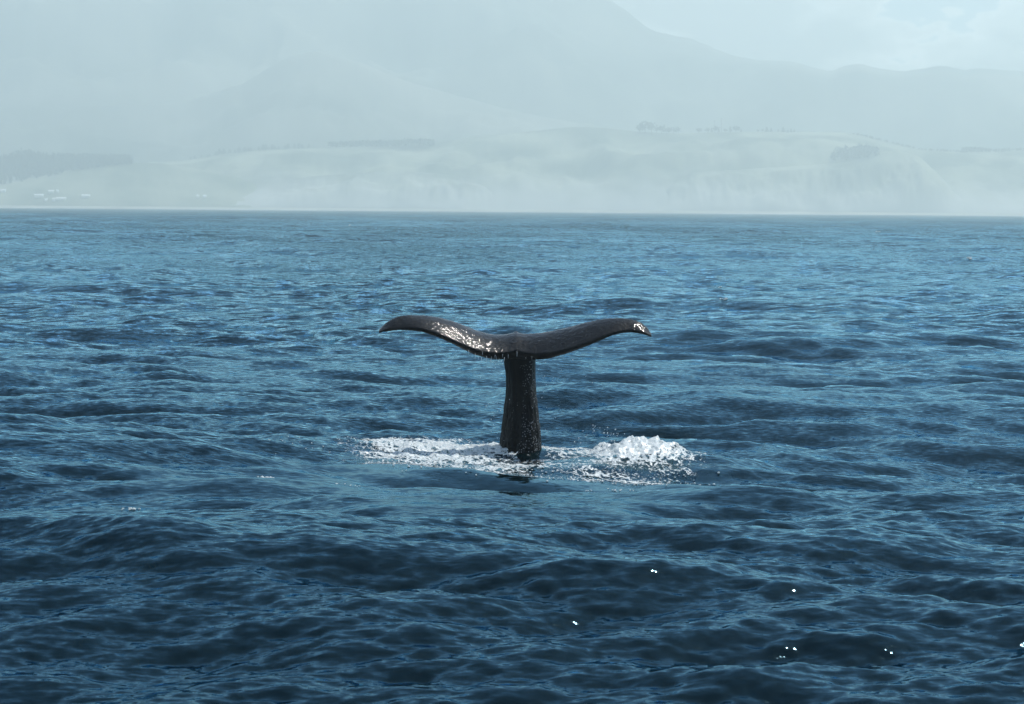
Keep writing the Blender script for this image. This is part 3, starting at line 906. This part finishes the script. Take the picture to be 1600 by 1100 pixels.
def f_left(x, y):
    e = 1 - np.hypot((x + 1.38) / 1.40, (y - 36.7) / 2.0)
    e2 = 0.95 * (1 - np.hypot((x + 0.45) / 0.9, (y - 37.2) / 1.1))
    a = np.clip(np.maximum(e, e2) * 1.5, -1, 0.7)
    n = fbm(x * 1.5 + 3, y * 0.9, 4, 0.6)
    cov = np.clip(a * 0.8 + n * 0.7 + 0.12, -1, 0.75)
    return cov, np.clip(cov + 0.2, 0, 1) * (0.02 + 0.13 * np.clip(lumps(x, y), -0.1, 1))
def f_front(x, y):
    e = 1 - np.hypot((x - 0.1) / 2.6, (y - 35.0) / 1.3)
    e = np.maximum(e, 0.9 * (1 - np.hypot((x - 0.7) / 0.9, (y - 37.3) / 1.3)))
    n = fbm(x * 1.1 + 9, y * 1.5 + 4, 4, 0.6)
    cov = np.clip(np.clip(e * 1.3, -1, 0.45) * 0.65 + n * 0.95 + 0.02, -1, 0.6)
    return cov, np.clip(cov + 0.2, 0, 1) * (0.012 + 0.09 * np.clip(lumps(x + 4, y), -0.1, 1))
def f_right(x, y):
    n = fbm(x * 1.8 + 1, y * 1.2, 4, 0.6)
    e = np.hypot((x - 1.72) / 1.0, (y - 36.4) / 1.3)
    lump = (0.21 * np.exp(-((x - 1.36) / 0.30) ** 2 - ((y - 36.8) / 0.55) ** 2) + 0.17 * np.exp(-((x - 1.72) / 0.36) ** 2 - ((y - 36.7) / 0.6) ** 2)
            + 0.16 * np.exp(-((x - 2.2) / 0.26) ** 2 - ((y - 36.5) / 0.5) ** 2) + 0.09 * np.exp(-((x - 1.75) / 0.8) ** 2 - ((y - 36.0) / 0.6) ** 2))
    cov = np.clip((1.15 - e) * 1.1 + n * 0.6, -1, 0.9)
    return cov, lump * (0.66 + 0.9 * n) + np.clip(cov + 0.2, 0, 1) * (0.015 + (0.09 + 0.22 * lump) * np.clip(lumps(x + 8, y + 3), -0.2, 1))
foam_patch('foam', 'broad flat patch of churned white foam beside the tail on its open side', -3.0, -0.1, 34.4, 39.0, f_left)
foam_patch('foam', 'thin broken foam streaks lying in front of the tail', -2.8, 2.8, 33.4, 39.0, f_front, 0.02, 0.03)
foam_patch('foam', 'heaped white mound of foam thrown up beside the tail', 0.4, 3.1, 34.4, 38.4, f_right)

ICO = bmesh.new(); bmesh.ops.create_icosphere(ICO, subdivisions=1, radius=1.0)
ICO_V = np.array([v.co[:] for v in ICO.verts]); ICO_F = np.array([[v.index for v in f.verts] for f in ICO.faces]); ICO.free()
def blobs(name, label, pts, mat):
    V, F = [], []
    for i, (x, y, z, rx, rz) in enumerate(pts):
        jit = 1 + 0.25 * RNG.standard_normal((len(ICO_V), 1))
        V.append(ICO_V * jit * np.array((rx, rx, rz)) + np.array((x, y, z))); F.append(ICO_F + i * len(ICO_V))
    me = np_mesh(name, np.concatenate(V), None, True, np.concatenate(F))
    return tag(link(name, me, mat), label, kind='stuff')
def on_sea(px, py, n, sx, sy, r0, r1, lift=0.01):
    """flecks around the place on the water seen at (px,py)"""
    Yd = CAM_H * F_PX / (py - 328 - (px - 800) * 0.008)
    p = at(px, py, Yd)
    x = p.x + RNG.standard_normal(n) * sx; y = Yd + RNG.standard_normal(n) * sy
    X, Yy, Z, *_ = sea(x, y)
    r = (r0 + (r1 - r0) * RNG.random(n) ** 3) * 0.8
    return list(zip(X, Yy, Z + lift, r * 1.3, r * 0.8))
pts = []
for spec in [(600, 722, 60, 0.35, 0.8, .008, .025), (680, 735, 90, 0.5, 0.6, .008, .022), (760, 742, 70, 0.5, 0.5, .008, .02), (860, 735, 80, .5, .6, .008, .022),
             (960, 742, 80, .45, .5, .008, .025), (1040, 735, 50, .25, .4, .008, .025),
             (810, 778, 34, .12, .25, .010, .028), (930, 768, 26, .25, .15, .010, .024), (990, 776, 34, .3, .3, .01, .024), (1060, 770, 14, .15, .2, .008, .02),
             (400, 780, 9, .09, .12, .012, .03), (430, 716, 22, .3, .5, .008, .018), (560, 778, 12, .25, .15, .008, .018), (192, 845, 8, .07, .1, .012, .034), (215, 862, 3, .05, .1, .01, .018),
             (1210, 768, 10, .3, .2, .008, .018), (1275, 774, 16, .18, .12, .01, .03), (1090, 800, 10, .2, .3, .008, .02), (270, 742, 16, .5, .2, .007, .014)]:
    pts += on_sea(*spec)
blobs('foam_glint_flecks', 'scattered bright flecks of foam and bubbles, some modelled sun glints, on the water round the tail', pts, M_FOAM)  # foam, plus some sun glints modelled as white blobs
# tiny white specks far out
pts = []
for px, py, r in [(1370, 364, .28), (1404, 368, .3), (1515, 373, .36), (1035, 405, .1), (1350, 399, .14), (1513, 404, .14), (1125, 463, .08), (1130, 481, .08), (1095, 366, .2), (545, 353, .3)]:
    pts += on_sea(px, py, 4, r * 1.2, r * 2, r * .5, r)
blobs('far_specks', 'tiny white specks far out on the sea', pts, M_FOAM)
# spray over the mound and drops falling from the flukes
def drop_mat():
    m, t, b = new_mat('water_drop')
    b.inputs['Base Color'].default_value = (0.40, 0.46, 0.50, 1)
    b.inputs['Roughness'].default_value = 0.1
    return m
pts = []
for _ in range(90):
    a = random.random()
    x = 0.95 + 1.4 * a; top_ = 0.46 * math.exp(-((x - 1.3) / 0.4) ** 2) + 0.24 * math.exp(-((x - 2.05) / 0.4) ** 2)
    pts.append((x + random.gauss(0, .08), 36.1 + random.gauss(0, .3), max(0.03, top_ * random.uniform(0.8, 1.1) + 0.02), *(random.uniform(.004, .012),) * 2))
for _ in range(60):
    x = random.uniform(-2.4, -0.2); pts.append((x, 36.9 + random.gauss(0, .5), random.uniform(0.05, 0.17), *(random.uniform(.004, .010),) * 2))
blobs('spray', 'fine white spray flying above the foam', pts, drop_mat())
pts = []
for _ in range(22):                # runnels hanging from the near edge of the fluke
    px = random.gauss(770, 14) if random.random() < 0.75 else random.uniform(690, 860)
    e = np.interp(px, [c[0] for c in LO_L[::-1]], [c[1] for c in LO_L[::-1]]) if px < 806 else np.interp(px, [c[0] for c in LO_R], [c[1] for c in LO_R])
    p = at(px, e + random.uniform(4, 15), 36.3 + random.uniform(-.05, .15))
    pts.append((p.x, p.y, p.z, random.uniform(.002, .0035), random.uniform(.015, .05)))
for _ in range(70):
    px = random.choice((random.gauss(775, 8), random.gauss(850, 12), random.uniform(720, 930)))
    p = at(px, random.uniform(560, 700), 36.4 + random.uniform(-.2, .4))
    r = random.uniform(.003, .0065)
    pts.append((p.x, p.y, p.z, r, r * 1.6))
blobs('falling_drops', 'strings of drops falling from the whale flukes', pts, drop_mat())

# ------------------------------------------------------------------ haze
bm = bmesh.new()
bmesh.ops.create_cube(bm, size=1)
x0, x1, y0, y1, z0, z1 = -6500, 6500, -5600, 8600, -4.5, 770
for v in bm.verts:
    v.co = Vector((x0 if v.co.x < 0 else x1, y0 if v.co.y < 0 else y1, z0 if v.co.z < 0 else z1))
mh = bpy.data.materials.new('haze'); mh.use_nodes = True
t = mh.node_tree; t.nodes.clear()
o_ = N(t, 'ShaderNodeOutputMaterial'); pv = N(t, 'ShaderNodeVolumePrincipled')
pv.inputs['Color'].default_value = (0.80, 0.945, 0.935, 1)
pv.inputs['Density'].default_value = 0.00031
pv.inputs['Anisotropy'].default_value = 0.40
t.links.new(pv.outputs[0], o_.inputs['Volume'])
hz = bm_obj('haze', bm, mh)
tag(hz, 'pale sea haze veiling the shore and mountains', kind='stuff')
